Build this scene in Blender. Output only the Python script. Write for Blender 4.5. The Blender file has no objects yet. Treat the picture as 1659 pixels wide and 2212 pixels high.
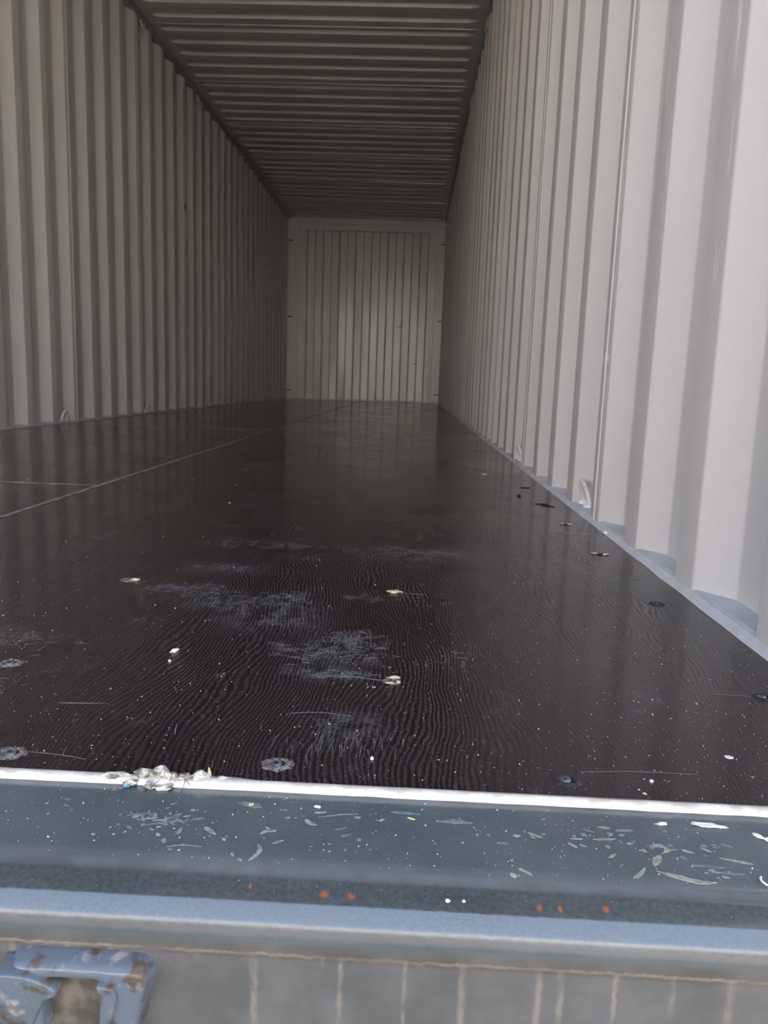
import bpy, bmesh, math, random
from mathutils import Vector, Matrix, noise

# ------------------------------------------------------------------ scene, camera, light
S = bpy.context.scene
COL = S.collection
random.seed(7)

cam_d = bpy.data.cameras.new('camera'); cam = bpy.data.objects.new('camera', cam_d); COL.objects.link(cam)
RT = Vector((0.998748, 0.03635, 0.034367)); UP = Vector((-0.039845, 0.162694, 0.985872)); FW = Vector((-0.030245, 0.986007, -0.163938))
cam.matrix_world = Matrix(((RT.x, UP.x, -FW.x, 1.9532), (RT.y, UP.y, -FW.y, -0.50563), (RT.z, UP.z, -FW.z, 0.28263), (0, 0, 0, 1)))
cam_d.sensor_fit = 'HORIZONTAL'; cam_d.sensor_width = 36.0; cam_d.lens = 36.0 * 1670.0 / 1659.0
cam_d.clip_start = 0.02; cam_d.clip_end = 200
cam_d.dof.use_dof = True; cam_d.dof.focus_distance = 0.65; cam_d.dof.aperture_fstop = 28
S.camera = cam

world = bpy.data.worlds.new('sky'); S.world = world; world.use_nodes = True
wn = world.node_tree.nodes; wl = world.node_tree.links
sky = wn.new('ShaderNodeTexSky'); sky.sky_type = 'NISHITA'; sky.sun_disc = False
SUN_EL, SUN_AZ = 42.0, 35.0            # the sun stands to the right of the container and a little behind it
sky.sun_elevation = math.radians(SUN_EL); sky.sun_rotation = math.radians(SUN_AZ)
sky.air_density = 1.0; sky.dust_density = 7.0; sky.ozone_density = 1.0
bg = wn['Background']; bg.inputs['Strength'].default_value = 0.30
wl.new(sky.outputs[0], bg.inputs['Color'])

sun_d = bpy.data.lights.new('sun', 'SUN'); sun_d.energy = 12.0; sun_d.angle = math.radians(0.53); sun_d.color = (1.0, 0.95, 0.89)
sun = bpy.data.objects.new('sun', sun_d); COL.objects.link(sun)
el, az = math.radians(SUN_EL), math.radians(SUN_AZ)
to_sun = Vector((math.sin(az) * math.cos(el), math.cos(az) * math.cos(el), math.sin(el)))
sun.rotation_euler = to_sun.to_track_quat('Z', 'Y').to_euler(); sun.location = (4, 8, 12)

S.view_settings.view_transform = 'Standard'; S.view_settings.look = 'None'
S.view_settings.gamma = 1.0; S.view_settings.use_curve_mapping = False
S.view_settings.exposure = 1.3

# ------------------------------------------------------------------ dimensions (metres)
W = 2.352            # floor width
L = 11.70            # floor length
HR = 2.68            # underside of the top side rails
HC = 2.73            # roof sheet
XL, XR = -0.008, W + 0.008   # inner faces of the side walls
PITCH = 0.278

# ------------------------------------------------------------------ helpers
def obj(name, bm, mats, parent=None, smooth=False):
    me = bpy.data.meshes.new(name); bm.normal_update(); bm.to_mesh(me); bm.free()
    if not isinstance(mats, (list, tuple)): mats = [mats]
    for m in mats: me.materials.append(m)
    if smooth:
        for p in me.polygons: p.use_smooth = True
    o = bpy.data.objects.new(name, me); COL.objects.link(o)
    if parent: o.parent = parent
    return o

def struct(name, bm, mats, parent=None, smooth=False):
    o = obj(name, bm, mats, parent, smooth)
    if parent is None: o['kind'] = 'structure'
    return o

def thing(name, label, cat, loc=(0, 0, 0), rotz=0, group=None):
    o = bpy.data.objects.new(name, None); COL.objects.link(o); o.empty_display_size = 0.02
    o.location = loc; o.rotation_euler = (0, 0, rotz); o['label'] = label; o['category'] = cat
    if group: o['group'] = group
    return o

def tag(o, label, cat, group=None):
    o['label'] = label; o['category'] = cat
    if group: o['group'] = group
    return o

def add_box(bm, a, b, bevel=0.0, mat=0):
    vs = [bm.verts.new((x, y, z)) for z in (a[2], b[2]) for y in (a[1], b[1]) for x in (a[0], b[0])]
    fs = [bm.faces.new([vs[i] for i in q]) for q in ((0, 2, 3, 1), (4, 5, 7, 6), (0, 1, 5, 4), (2, 6, 7, 3), (0, 4, 6, 2), (1, 3, 7, 5))]
    for f in fs: f.material_index = mat
    if bevel:
        es = list({e for f in fs for e in f.edges})
        bmesh.ops.bevel(bm, geom=es, offset=bevel, segments=2, affect='EDGES', profile=0.5)
    return fs

def add_tube(bm, pts, rad, seg=10, mat=0):
    pts = [Vector(p) for p in pts]; n = len(pts); rings = []
    up = None
    for i, p in enumerate(pts):
        t = (pts[min(i + 1, n - 1)] - pts[max(i - 1, 0)]).normalized()
        if up is None:
            up = Vector((0, 0, 1)) if abs(t.z) < 0.9 else Vector((1, 0, 0))
        u = (up - t * up.dot(t)).normalized(); v = t.cross(u); up = u
        r = rad[i] if isinstance(rad, (list, tuple)) else rad
        rings.append([bm.verts.new(p + u * (r * math.cos(2 * math.pi * k / seg)) + v * (r * math.sin(2 * math.pi * k / seg))) for k in range(seg)])
    for a, b in zip(rings, rings[1:]):
        for k in range(seg):
            f = bm.faces.new((a[k], a[(k + 1) % seg], b[(k + 1) % seg], b[k])); f.material_index = mat; f.smooth = True
    for r, rev in ((rings[0], True), (rings[-1], False)):
        f = bm.faces.new(list(reversed(r)) if rev else r); f.material_index = mat

def smooth_path(ctrl, n=6):
    ctrl = [Vector(c) for c in ctrl]; out = []
    P = [ctrl[0]] + ctrl + [ctrl[-1]]
    for i in range(1, len(P) - 2):
        p0, p1, p2, p3 = P[i - 1:i + 3]
        for k in range(n):
            t = k / n
            out.append(0.5 * ((2 * p1) + (p2 - p0) * t + (2 * p0 - 5 * p1 + 4 * p2 - p3) * t * t + (3 * p1 - p0 - 3 * p2 + p3) * t ** 3))
    out.append(ctrl[-1]); return out

def add_extrude_x(bm, prof, xs, mat=0, wob=0.0, smooth=True, freq=9.0):
    """profile of (y, z) points swept along X"""
    cols = []
    for x in xs:
        cols.append([bm.verts.new((x, y + wob * noise.noise((x * freq, y * 40, 3.1)), z + wob * noise.noise((x * freq, y * 40, 9.7)))) for (y, z) in prof])
    for a, b in zip(cols, cols[1:]):
        for k in range(len(prof) - 1):
            f = bm.faces.new((a[k], a[k + 1], b[k + 1], b[k])); f.material_index = mat; f.smooth = smooth

def add_chip(bm, c, size, flat=0.3, seed=0, sub=2, mat=0, yaw=0.0, rough=0.35):
    """an irregular little lump; size = (x, y, z) half sizes"""
    r = bmesh.ops.create_icosphere(bm, subdivisions=sub, radius=1.0)
    cs, sn = math.cos(yaw), math.sin(yaw)
    for v in r['verts']:
        d = 1 + rough * noise.noise(v.co * 1.6 + Vector((seed * 7.3, seed * 1.7, 0)))
        p = v.co * d
        x, y = p.x * size[0], p.y * size[1]
        v.co = Vector((c[0] + x * cs - y * sn, c[1] + x * sn + y * cs, c[2] + p.z * size[2]))
    for v in r['verts']:
        for f in v.link_faces: f.material_index = mat

def add_plate(bm, outline, z0, z1, mat=0):
    """closed (x, y) outline given thickness"""
    a = [bm.verts.new((x, y, z0)) for x, y in outline]; b = [bm.verts.new((x, y, z1)) for x, y in outline]
    n = len(outline)
    bm.faces.new(b).material_index = mat; bm.faces.new(list(reversed(a))).material_index = mat
    for i in range(n):
        bm.faces.new((a[i], a[(i + 1) % n], b[(i + 1) % n], b[i])).material_index = mat

def ribbon(ctrl, widths, n=5):
    """outline of a brush-like mark along a path of (x, y) points"""
    p = smooth_path([(x, y, 0) for x, y in ctrl], n); m = len(p); l, r = [], []
    for i, q in enumerate(p):
        t = (p[min(i + 1, m - 1)] - p[max(i - 1, 0)]).normalized(); nn = Vector((-t.y, t.x, 0))
        s = i / (m - 1) * (len(widths) - 1); k = min(int(s), len(widths) - 2); w = widths[k] + (widths[k + 1] - widths[k]) * (s - k)
        w *= 1 + 0.8 * noise.noise((q.x * 330, q.y * 330, 2))
        w *= 0.25 + 0.75 * min(1.0, 4 * min(i, m - 1 - i) / (m - 1))
        l.append((q + nn * w / 2).to_tuple()[:2]); r.append((q - nn * w / 2).to_tuple()[:2])
    return l + r[::-1]

# ------------------------------------------------------------------ materials
class NT:
    def __init__(s, name):
        s.m = bpy.data.materials.new(name); s.m.use_nodes = True
        s.n = s.m.node_tree.nodes; s.l = s.m.node_tree.links; s.b = s.n['Principled BSDF']
        s.tc = s.n.new('ShaderNodeTexCoord'); s.P = s.tc.outputs['Object']
    def _in(s, sock, v):
        if hasattr(v, 'is_linked') or isinstance(v, bpy.types.NodeSocket): s.l.new(v, sock)
        elif isinstance(v, (tuple, list)) and len(v) == 3 and sock.type == 'RGBA': sock.default_value = (*v, 1)
        else: sock.default_value = v
    def math(s, op, a, b=0.0, c=None, clamp=False):
        n = s.n.new('ShaderNodeMath'); n.operation = op; n.use_clamp = clamp
        s._in(n.inputs[0], a); s._in(n.inputs[1], b)
        if c is not None: s._in(n.inputs[2], c)
        return n.outputs[0]
    def mapping(s, scale, loc=(0, 0, 0), src=None):
        n = s.n.new('ShaderNodeMapping'); s.l.new(src or s.P, n.inputs['Vector']); n.inputs['Scale'].default_value = scale; n.inputs['Location'].default_value = loc
        return n.outputs[0]
    def noise(s, scale, detail=3, rough=0.55, vec=None, dist=0.0):
        n = s.n.new('ShaderNodeTexNoise'); s.l.new(vec or s.P, n.inputs['Vector'])
        n.inputs['Scale'].default_value = scale; n.inputs['Detail'].default_value = detail; n.inputs['Roughness'].default_value = rough; n.inputs['Distortion'].default_value = dist
        return n.outputs[0]
    def ramp(s, fac, stops, interp='LINEAR'):
        n = s.n.new('ShaderNodeValToRGB'); s.l.new(fac, n.inputs[0]); cr = n.color_ramp; cr.interpolation = interp
        while len(cr.elements) < len(stops): cr.elements.new(0.5)
        for e, (p, c) in zip(cr.elements, stops):
            e.position = p; e.color = (c, c, c, 1) if not isinstance(c, (tuple, list)) else (*c, 1)
        return n.outputs[0]
    def rng(s, v, a, b, c=0.0, d=1.0, smooth=True):
        n = s.n.new('ShaderNodeMapRange'); n.interpolation_type = 'SMOOTHSTEP' if smooth else 'LINEAR'; s._in(n.inputs[0], v)
        for k, q in enumerate((a, b, c, d)): n.inputs[k + 1].default_value = q
        return n.outputs[0]
    def mix(s, fac, a, b):
        n = s.n.new('ShaderNodeMix'); n.data_type = 'RGBA'; s._in(n.inputs[0], fac); s._in(n.inputs[6], a); s._in(n.inputs[7], b)
        return n.outputs[2]
    def sep(s, v=None):
        n = s.n.new('ShaderNodeSeparateXYZ'); s.l.new(v or s.P, n.inputs[0]); return n.outputs
    def comb(s, x, y, z):
        n = s.n.new('ShaderNodeCombineXYZ'); s._in(n.inputs[0], x); s._in(n.inputs[1], y); s._in(n.inputs[2], z); return n.outputs[0]
    def blob(s, c, r, soft=1.0, src=None):
        """soft ellipsoidal stain mask about c with radii r"""
        m = s.mapping(tuple(1.0 / q for q in r), tuple(-a / q for a, q in zip(c, r)), src)
        n = s.n.new('ShaderNodeVectorMath'); n.operation = 'LENGTH'; s.l.new(m, n.inputs[0])
        return s.rng(n.outputs['Value'], 1.0, 1.0 - soft)
    def summ(s, xs):
        o = xs[0]
        for x in xs[1:]: o = s.math('MAXIMUM', o, x)
        return o
    def bump(s, h, strength, dist):
        n = s.n.new('ShaderNodeBump'); n.inputs['Strength'].default_value = strength; n.inputs['Distance'].default_value = dist; s.l.new(h, n.inputs['Height'])
        s.l.new(n.outputs[0], s.b.inputs['Normal'])
    def set(s, color=None, rough=None, metal=None, spec=None):
        if color is not None: s._in(s.b.inputs['Base Color'], color)
        if rough is not None: s._in(s.b.inputs['Roughness'], rough)
        if metal is not None: s._in(s.b.inputs['Metallic'], metal)
        if spec is not None: s._in(s.b.inputs['Specular IOR Level'], spec)
        return s

def plain(name, color, rough=0.6, metal=0.0, nscale=0, namp=0.25, bump=0.0):
    t = NT(name)
    if nscale:
        f = t.rng(t.noise(nscale, 4), 0.35, 0.65)
        c = t.mix(f, tuple(q * (1 - namp) for q in color), tuple(min(1, q * (1 + namp)) for q in color)); t.set(c, rough, metal)
        if bump: t.bump(t.noise(nscale * 2, 3), 0.5, bump)
    else: t.set(color, rough, metal)
    return t.m

def wall_paint(name, base, blobs=(), dark=()):
    t = NT(name)
    n1 = t.noise(1.3, 4, vec=t.mapping((1, 1, 0.25))); n2 = t.noise(60, 3)
    c = t.mix(t.rng(n1, 0.3, 0.7), tuple(q * 0.94 for q in base), tuple(q * 1.04 for q in base))
    c = t.mix(t.math('MULTIPLY', t.rng(n2, 0.66, 0.8), 0.15), c, tuple(q * 0.6 for q in base))
    if blobs:
        k = t.summ([t.blob(*b) for b in blobs]); k = t.math('MULTIPLY', k, t.rng(t.noise(110, 4, vec=t.mapping((1, 1, 0.14))), 0.42, 0.55))
        c = t.mix(t.math('MULTIPLY', k, 0.9), c, (0.92, 0.90, 0.89))
    if dark:
        k = t.summ([t.blob(*b) for b in dark]); k = t.math('MULTIPLY', k, t.rng(t.noise(25, 4), 0.3, 0.5)); c = t.mix(k, c, (0.02, 0.012, 0.01))
    t.set(c, 0.25, spec=0.5)
    t.bump(t.noise(18, 4), 0.25, 0.0015)
    return t.m

PAINT = (0.66, 0.635, 0.615)
M_wall_l = wall_paint('light_grey_wall_paint', PAINT, dark=[((-0.02, 6.24, 1.68), (0.05, 0.05, 0.035), 0.3), ((-0.03, 6.06, 1.65), (0.05, 0.03, 0.06), 0.5)])
M_wall_r = wall_paint('light_grey_wall_paint_patched', PAINT, blobs=[
    ((2.37, 1.18, 0.351), (0.06, 0.06, 0.014), 0.4), ((2.37, 1.145, 0.62), (0.06, 0.010, 0.22), 0.6), ((2.37, 0.60, 0.80), (0.06, 0.016, 0.14), 0.7), ((2.37, 0.600, 0.44), (0.06, 0.010, 0.09), 0.7), ((2.37, 0.59, 0.60), (0.06, 0.006, 0.07), 0.7),
    ((2.37, 0.90, 0.80), (0.06, 0.012, 0.07), 0.7), ((2.37, 0.86, 0.62), (0.06, 0.006, 0.14), 0.7), ((2.37, 1.22, 0.90), (0.06, 0.018, 0.16), 0.7), ((2.37, 1.42, 0.72), (0.06, 0.014, 0.16), 0.6), ((2.37, 1.70, 0.60), (0.06, 0.014, 0.30), 0.7), ((2.37, 1.98, 0.8), (0.06, 0.014, 0.3), 0.7), ((2.37, 2.25, 1.0), (0.06, 0.02, 0.4), 0.7)])
M_wall_b = wall_paint('light_grey_end_wall_paint', PAINT, dark=[((1.75, 11.7, 1.2), (0.012, 0.1, 0.05), 0.5), ((1.98, 11.7, 0.6), (0.05, 0.1, 0.012), 0.6), ((1.72, 11.7, 1.15), (0.05, 0.1, 0.012), 0.6)])
M_roof = wall_paint('light_grey_roof_paint', PAINT)
M_rail = plain('grey_rail_paint', (0.32, 0.32, 0.32), 0.4, 0, 12, 0.12, 0.0006)
M_flange = plain('pale_blue_grey_flange_paint', (0.50, 0.55, 0.58), 0.4, 0, 12, 0.08)

def floor_material():
    t = NT('dark_brown_film_faced_plywood')
    x, y, z = t.sep()
    # the grain wanders sideways slowly along the length
    w1 = t.noise(1.0, 2, 0.5, vec=t.mapping((5.0, 2.2, 1)))
    w2 = t.noise(1.0, 3, 0.6, vec=t.mapping((22, 9, 1), (3, 1, 0)))
    w3 = t.noise(1.0, 2, 0.6, vec=t.mapping((120, 45, 1), (9, 5, 0)))
    xx = t.math('ADD', x, t.math('MULTIPLY', w1, 0.13)); xx = t.math('ADD', xx, t.math('MULTIPLY', w2, 0.012)); xx = t.math('ADD', xx, t.math('MULTIPLY', w3, 0.0042))
    wave = t.math('SINE', t.math('MULTIPLY', xx, 2 * math.pi / 0.0044))
    speck = t.noise(1.0, 3, 0.7, vec=t.mapping((1300, 240, 1)))
    g = t.math('ADD', t.math('MULTIPLY', wave, 0.5), t.math('MULTIPLY', t.math('SUBTRACT', speck, 0.5), 3.4))
    band = t.rng(g, -0.05, 0.5)
    big = t.noise(1.0, 3, 0.6, vec=t.mapping((3.0, 1.5, 1)))
    strength = t.rng(big, 0.30, 0.62, 0.25, 1.0)
    grain = t.math('MULTIPLY', band, strength)
    base = t.mix(t.rng(t.noise(2.2, 3), 0.3, 0.7), (0.020, 0.0085, 0.0095), (0.028, 0.0125, 0.0135))
    c = t.mix(t.math('MULTIPLY', grain, 0.8), base, (0.052, 0.045, 0.046))
    # scuffed grey patches
    B = lambda cx, cy, rx, ry: t.blob((cx, cy, 0), (rx, ry, 1), 0.9)
    main = t.summ([B(1.80, 0.40, 0.10, 0.10), B(1.66, 0.49, 0.10, 0.05), B(1.74, 0.43, 0.09, 0.05), B(1.90, 0.29, 0.075, 0.08), B(1.88, 0.215, 0.07, 0.035), B(1.50, 0.28, 0.10, 0.05), B(1.52, 0.16, 0.08, 0.035),
                   B(1.91, 0.10, 0.05, 0.04), B(1.70, 0.62, 0.10, 0.05), B(1.98, 0.78, 0.16, 0.09), B(1.70, 0.80, 0.16, 0.05)])
    fine = t.noise(1.0, 4, 0.7, vec=t.mapping((230, 42, 1)), dist=2.2)
    fine2 = t.noise(1.0, 4, 0.7, vec=t.mapping((48, 260, 1), (4, 4, 0)), dist=2.0)
    cr = t.math('MAXIMUM', t.rng(t.math('ABSOLUTE', t.math('SUBTRACT', fine, 0.5)), 0.030, 0.004), t.rng(t.math('ABSOLUTE', t.math('SUBTRACT', fine2, 0.5)), 0.022, 0.003))
    haze = t.rng(t.noise(1.0, 5, 0.75, vec=t.mapping((34, 26, 1)), dist=0.8), 0.42, 0.60)
    k = t.math('MULTIPLY', t.math('MULTIPLY', cr, haze), main)
    c = t.mix(t.math('MULTIPLY', k, 0.9), c, (0.30, 0.31, 0.32))
    c = t.mix(t.math('MULTIPLY', t.math('MULTIPLY', haze, main), 0.07), c, (0.16, 0.165, 0.17))
    # fine pale dust flecks
    dust = t.math('MULTIPLY', t.rng(t.noise(1.0, 1, 0.4, vec=t.mapping((620, 420, 1))), 0.715, 0.75), t.rng(t.noise(1.0, 3, 0.6, vec=t.mapping((9, 12, 1), (1, 8, 0))), 0.35, 0.65))
    c = t.mix(t.math('MULTIPLY', dust, 0.8), c, (0.34, 0.33, 0.31))
    # dull smudges all over, stretched across the floor
    sm = t.math('MULTIPLY', t.rng(t.noise(1.0, 3, 0.6, vec=t.mapping((13, 9, 1), (2, 7, 0))), 0.60, 0.72), t.rng(t.noise(1.0, 3, 0.7, vec=t.mapping((60, 40, 1))), 0.4, 0.6))
    c = t.mix(t.math('MULTIPLY', sm, 0.6), c, (0.14, 0.135, 0.13))
    sm2 = t.math('MULTIPLY', t.math('MULTIPLY', t.rng(t.noise(1.0, 3, 0.65, vec=t.mapping((24, 10, 1), (6, 2, 0)), dist=0.6), 0.60, 0.67), t.rng(t.noise(1.0, 3, 0.7, vec=t.mapping((90, 45, 1))), 0.35, 0.6)), t.rng(y, 0.5, 0.9))
    c = t.mix(t.math('MULTIPLY', sm2, 0.6), c, (0.16, 0.155, 0.15))
    rough = t.rng(grain, 0.0, 1.0, 0.11, 0.34, False)
    rough = t.math('ADD', rough, t.math('MULTIPLY', t.math('MAXIMUM', k, sm), 0.25))
    t.set(c, rough, spec=0.42)
    t.bump(t.math('ADD', t.math('MULTIPLY', grain, 1.0), t.math('MULTIPLY', t.noise(35, 3), 0.6)), 0.35, 0.0006)
    return t.m
M_floor = floor_material()
M_scratch = plain('pale_scratch', (0.16, 0.165, 0.17), 0.55)
M_seam = plain('dusty_seam_filler', (0.27, 0.24, 0.20), 0.75, 0, 25, 0.4)

def sill_material():
    t = NT('dark_blue_grey_sill_paint')
    x, y, z = t.sep()
    base = t.mix(t.rng(t.noise(14, 4), 0.3, 0.7), (0.088, 0.110, 0.118), (0.118, 0.142, 0.150))
    n = t.noise(700, 2, 0.5)
    base = t.mix(t.math('MULTIPLY', t.rng(n, 0.68, 0.74), 0.35), base, (0.3, 0.33, 0.34))
    # shade painted into the crease between top plate and nose
    crease_shade = t.math('MULTIPLY', t.rng(t.math('ABSOLUTE', t.math('ADD', y, 0.0795)), 0.0065, 0.0), t.rng(t.noise(40, 4), 0.25, 0.7, 0.4, 1))
    base = t.mix(t.math('MULTIPLY', crease_shade, 0.75), base, (0.05, 0.045, 0.042))
    # groove darkened to stand for its shade; sky sheen painted blue on the nose
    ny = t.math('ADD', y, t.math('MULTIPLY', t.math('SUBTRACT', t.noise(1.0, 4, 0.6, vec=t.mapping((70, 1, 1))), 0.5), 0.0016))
    groove_shade = t.math('MULTIPLY', t.rng(y, -0.079, -0.083), t.rng(ny, -0.0990, -0.0978))
    base = t.mix(t.math('MULTIPLY', groove_shade, t.rng(t.noise(300, 4), 0.3, 0.7, 0.45, 0.8)), base, (0.045, 0.053, 0.056))
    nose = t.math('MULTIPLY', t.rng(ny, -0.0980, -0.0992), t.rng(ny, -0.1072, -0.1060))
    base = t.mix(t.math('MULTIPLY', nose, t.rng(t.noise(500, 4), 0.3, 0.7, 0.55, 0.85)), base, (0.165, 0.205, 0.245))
    # dusty front face with dried drips below the lip
    front = t.rng(z, -0.036, -0.041)
    dust = t.mix(t.rng(t.noise(20, 5, 0.65), 0.3, 0.7), (0.085, 0.085, 0.080), (0.135, 0.135, 0.126))
    c = t.mix(t.math('MULTIPLY', front, 0.85), base, dust)
    wx = t.math('ADD', x, t.math('MULTIPLY', t.math('SUBTRACT', t.noise(1.0, 3, 0.6, vec=t.mapping((60, 1, 90))), 0.5), 0.004))
    drips = [(1.763, .0016, -.075), (1.789, .0014, -.075), (1.874, .0019, -.20), (1.914, .0010, -.062), (1.925, .0013, -.11), (1.996, .0019, -.20), (2.040, .0016, -.20), (2.053, .0016, -.13), (2.084, .0012, -.10), (2.117, .0014, -.08), (1.945, .0020, -.058), (1.962, .0010, -.2), (2.15, .0018, -.09), (1.84, .001, -.06), (1.73, .0016, -.1), (2.19, .0015, -.09)]
    dm = []
    for dx, dw, dz in drips:
        a = t.rng(t.math('ABSOLUTE', t.math('SUBTRACT', wx, dx)), dw * 1.9, dw * 0.3)
        dm.append(t.math('MULTIPLY', a, t.rng(z, dz, dz + 0.02)))
    k = t.math('MULTIPLY', t.summ(dm), t.math('MULTIPLY', t.rng(z, -0.0445, -0.047), t.rng(t.noise(1.0, 4, 0.65, vec=t.mapping((160, 1, 70))), 0.32, 0.62, 0.12, 0.8)))
    c = t.mix(t.math('MULTIPLY', k, 0.8), c, (0.27, 0.245, 0.21))
    wz = t.math('ADD', z, t.math('MULTIPLY', t.math('SUBTRACT', t.noise(1.0, 4, 0.7, vec=t.mapping((110, 1, 1))), 0.5), 0.006))
    edge = t.math('MULTIPLY', t.rng(t.math('ABSOLUTE', t.math('ADD', wz, 0.0475)), 0.003, 0.0008), t.rng(t.noise(30, 4), 0.3, 0.6, 0.3, 1))
    c = t.mix(t.math('MULTIPLY', edge, 0.55), c, (0.45, 0.36, 0.29))
    # dust on the lip of the nose
    lip = t.math('MULTIPLY', t.rng(t.math('ABSOLUTE', t.math('ADD', wz, 0.0325)), 0.0035, 0.0008), 0.45); c = t.mix(lip, c, (0.20, 0.18, 0.165))
    # rust
    rb = [t.blob((px, py, -0.018), (rx, 0.0035, 0.006), 0.9) for px, py, rx in ((1.913, -0.0915, 0.0040), (1.929, -0.0915, 0.0034), (1.868, -0.089, 0.0016), (2.040, -0.0925, 0.0026), (2.052, -0.0925, 0.0018), (2.079, -0.091, 0.003))]
    r = t.math('MULTIPLY', t.summ(rb), t.rng(t.noise(260, 3), 0.3, 0.5)); c = t.mix(r, c, (0.40, 0.13, 0.03))
    fr = t.rng(front, 0, 1, 0.20, 0.55, False)
    fr = t.math('SUBTRACT', fr, t.math('MULTIPLY', nose, 0.06)); t.set(c, t.math('ADD', fr, t.math('MULTIPLY', t.noise(120, 3), 0.1)), spec=0.5)
    t.bump(t.math('ADD', t.noise(350, 3), t.math('MULTIPLY', t.noise(30, 3), 2.0)), 0.18, 0.0004)
    return t.m
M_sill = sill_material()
M_scuff = plain('cream_scuff', (0.31, 0.31, 0.27), 0.65, 0, 150, 0.25)
M_scuff_dull = plain('dull_scuff', (0.17, 0.20, 0.215), 0.6, 0, 200, 0.25)

def sealant_material():
    t = NT('white_sealant')
    y = t.sep()[1]
    f = t.math('MULTIPLY', t.rng(t.math('ADD', y, t.math('MULTIPLY', t.math('SUBTRACT', t.noise(60, 4), 0.5), 0.006)), 0.000, 0.0035), t.rng(t.noise(25, 4), 0.3, 0.6, 0.5, 1.0))  # cream back edge: shading of the inward-facing side painted in
    c = t.mix(f, (0.86, 0.86, 0.84), (0.42, 0.39, 0.33))
    c = t.mix(t.rng(t.noise(180, 4), 0.68, 0.76), c, (0.25, 0.24, 0.22))
    t.set(c, 0.5); t.bump(t.noise(200, 3), 0.4, 0.0006); return t.m
M_seal = sealant_material()
M_seal_torn = plain('torn_dirty_sealant', (0.40, 0.375, 0.32), 0.75, 0, 170, 0.7, 0.001)
M_white = plain('white_flake', (0.82, 0.83, 0.82), 0.6)
M_wood = plain('pale_wood', (0.62, 0.50, 0.34), 0.7, 0, 120, 0.25)
M_straw = plain('straw_yellow', (0.62, 0.56, 0.36), 0.7)
M_black = plain('black_sliver', (0.006, 0.006, 0.006), 0.6)
M_blue = plain('blue_plastic', (0.12, 0.42, 0.62), 0.4)
M_rim = plain('chipped_plywood_rim', (0.15, 0.135, 0.115), 0.75, 0, 350, 0.7, 0.0008)
M_rim_dark = plain('dark_chipped_rim', (0.03, 0.026, 0.026), 0.6, 0, 350, 0.5, 0.0008)
M_screw = plain('bluish_zinc', (0.36, 0.41, 0.48), 0.35, 0.8, 300, 0.3)
M_hole = plain('dark_hole', (0.01, 0.009, 0.009), 0.8)
M_ring = plain('pale_ring_paint', (0.60, 0.58, 0.57), 0.35, 0, 40, 0.1)
M_weld = plain('white_touch_up_paint', (0.85, 0.86, 0.87), 0.4)
M_bar = plain('shadow_dark_bar', (0.03, 0.028, 0.026), 0.6)  # near-black colour stands for the gap shadows at the bars

def keeper_material():
    t = NT('worn_blue_grey_forging')
    n = t.rng(t.noise(70, 4, 0.6), 0.54, 0.68)
    c = t.mix(n, (0.13, 0.165, 0.20), (0.32, 0.30, 0.28)); n2 = t.rng(t.noise(45, 3, 0.6, vec=t.mapping((1, 1, 1), (5, 2, 8))), 0.53, 0.64)
    c = t.mix(n2, c, (0.10, 0.075, 0.06))
    t.set(c, t.rng(n, 0, 1, 0.28, 0.5, False), spec=0.5); t.bump(t.noise(90, 4), 0.5, 0.0015); return t.m
M_keep = keeper_material()
M_keep_in = plain('dusty_brown_grey_recess', (0.13, 0.115, 0.095), 0.65, 0, 60, 0.4, 0.0008)
M_speck = plain('pale_grit', (0.62, 0.60, 0.55), 0.6)
M_ground = plain('sunlit_pale_ground', (0.13, 0.114, 0.098), 0.9, 0, 1.2, 0.15)
M_bounce = plain('pale_bounce_cladding', (0.72, 0.69, 0.66), 0.6, 0, 0.4, 0.06)  # for the unseen building added to bounce sunlight inside
M_out = plain('grey_outer_paint', (0.12, 0.13, 0.14), 0.5, 0, 10, 0.1)

# ------------------------------------------------------------------ setting
def frange(a, b, n): return [a + (b - a) * i / n for i in range(n + 1)]

# floor
bm = bmesh.new()
add_box(bm, (0.0, 0.002, -0.028), (W, L, 0.0), 0)
def scratch(pts, w, z=0.0003, mat=1):
    add_plate(bm, ribbon(pts, w), 0.00002, z, mat)
scratch([(1.667, 0.030), (1.70, 0.027), (1.722, 0.022)], [0.0006, 0.0008, 0.0003])
scratch([(1.700, 0.040), (1.7015, 0.031), (1.704, 0.026)], [0.0003, 0.0005, 0.0003])
scratch([(1.866, 0.2065), (1.90, 0.209), (1.938, 0.203)], [0.0004, 0.0011, 0.0014])
scratch([(1.945, 0.5235), (1.965, 0.521), (1.985, 0.519)], [0.0012, 0.0006, 0.0003])
scratch([(1.858, 0.119), (1.885, 0.124), (1.913, 0.119)], [0.0008, 0.0004, 0.0003])
scratch([(2.235, 0.206), (2.27, 0.207), (2.295, 0.205)], [0.0004, 0.0006, 0.0008])
scratch([(2.09, 0.040), (2.13, 0.045), (2.18, 0.045)], [0.0003, 0.0005, 0.0003])
scratch([(1.745, 0.165), (1.752, 0.150)], [0.001, 0.0003])
scratch([(1.77, 0.09), (1.773, 0.075), (1.775, 0.068)], [0.0003, 0.0012, 0.0008])
scratch([(1.657, 0.118), (1.672, 0.119), (1.70, 0.122)], [0.0012, 0.002, 0.0004])
scratch([(2.25, 0.63), (2.29, 0.645), (2.315, 0.665)], [0.0004, 0.0008, 0.0003])
random.seed(21)      # the scuffed patch: short scribbled scratches across and along the grain
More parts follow.
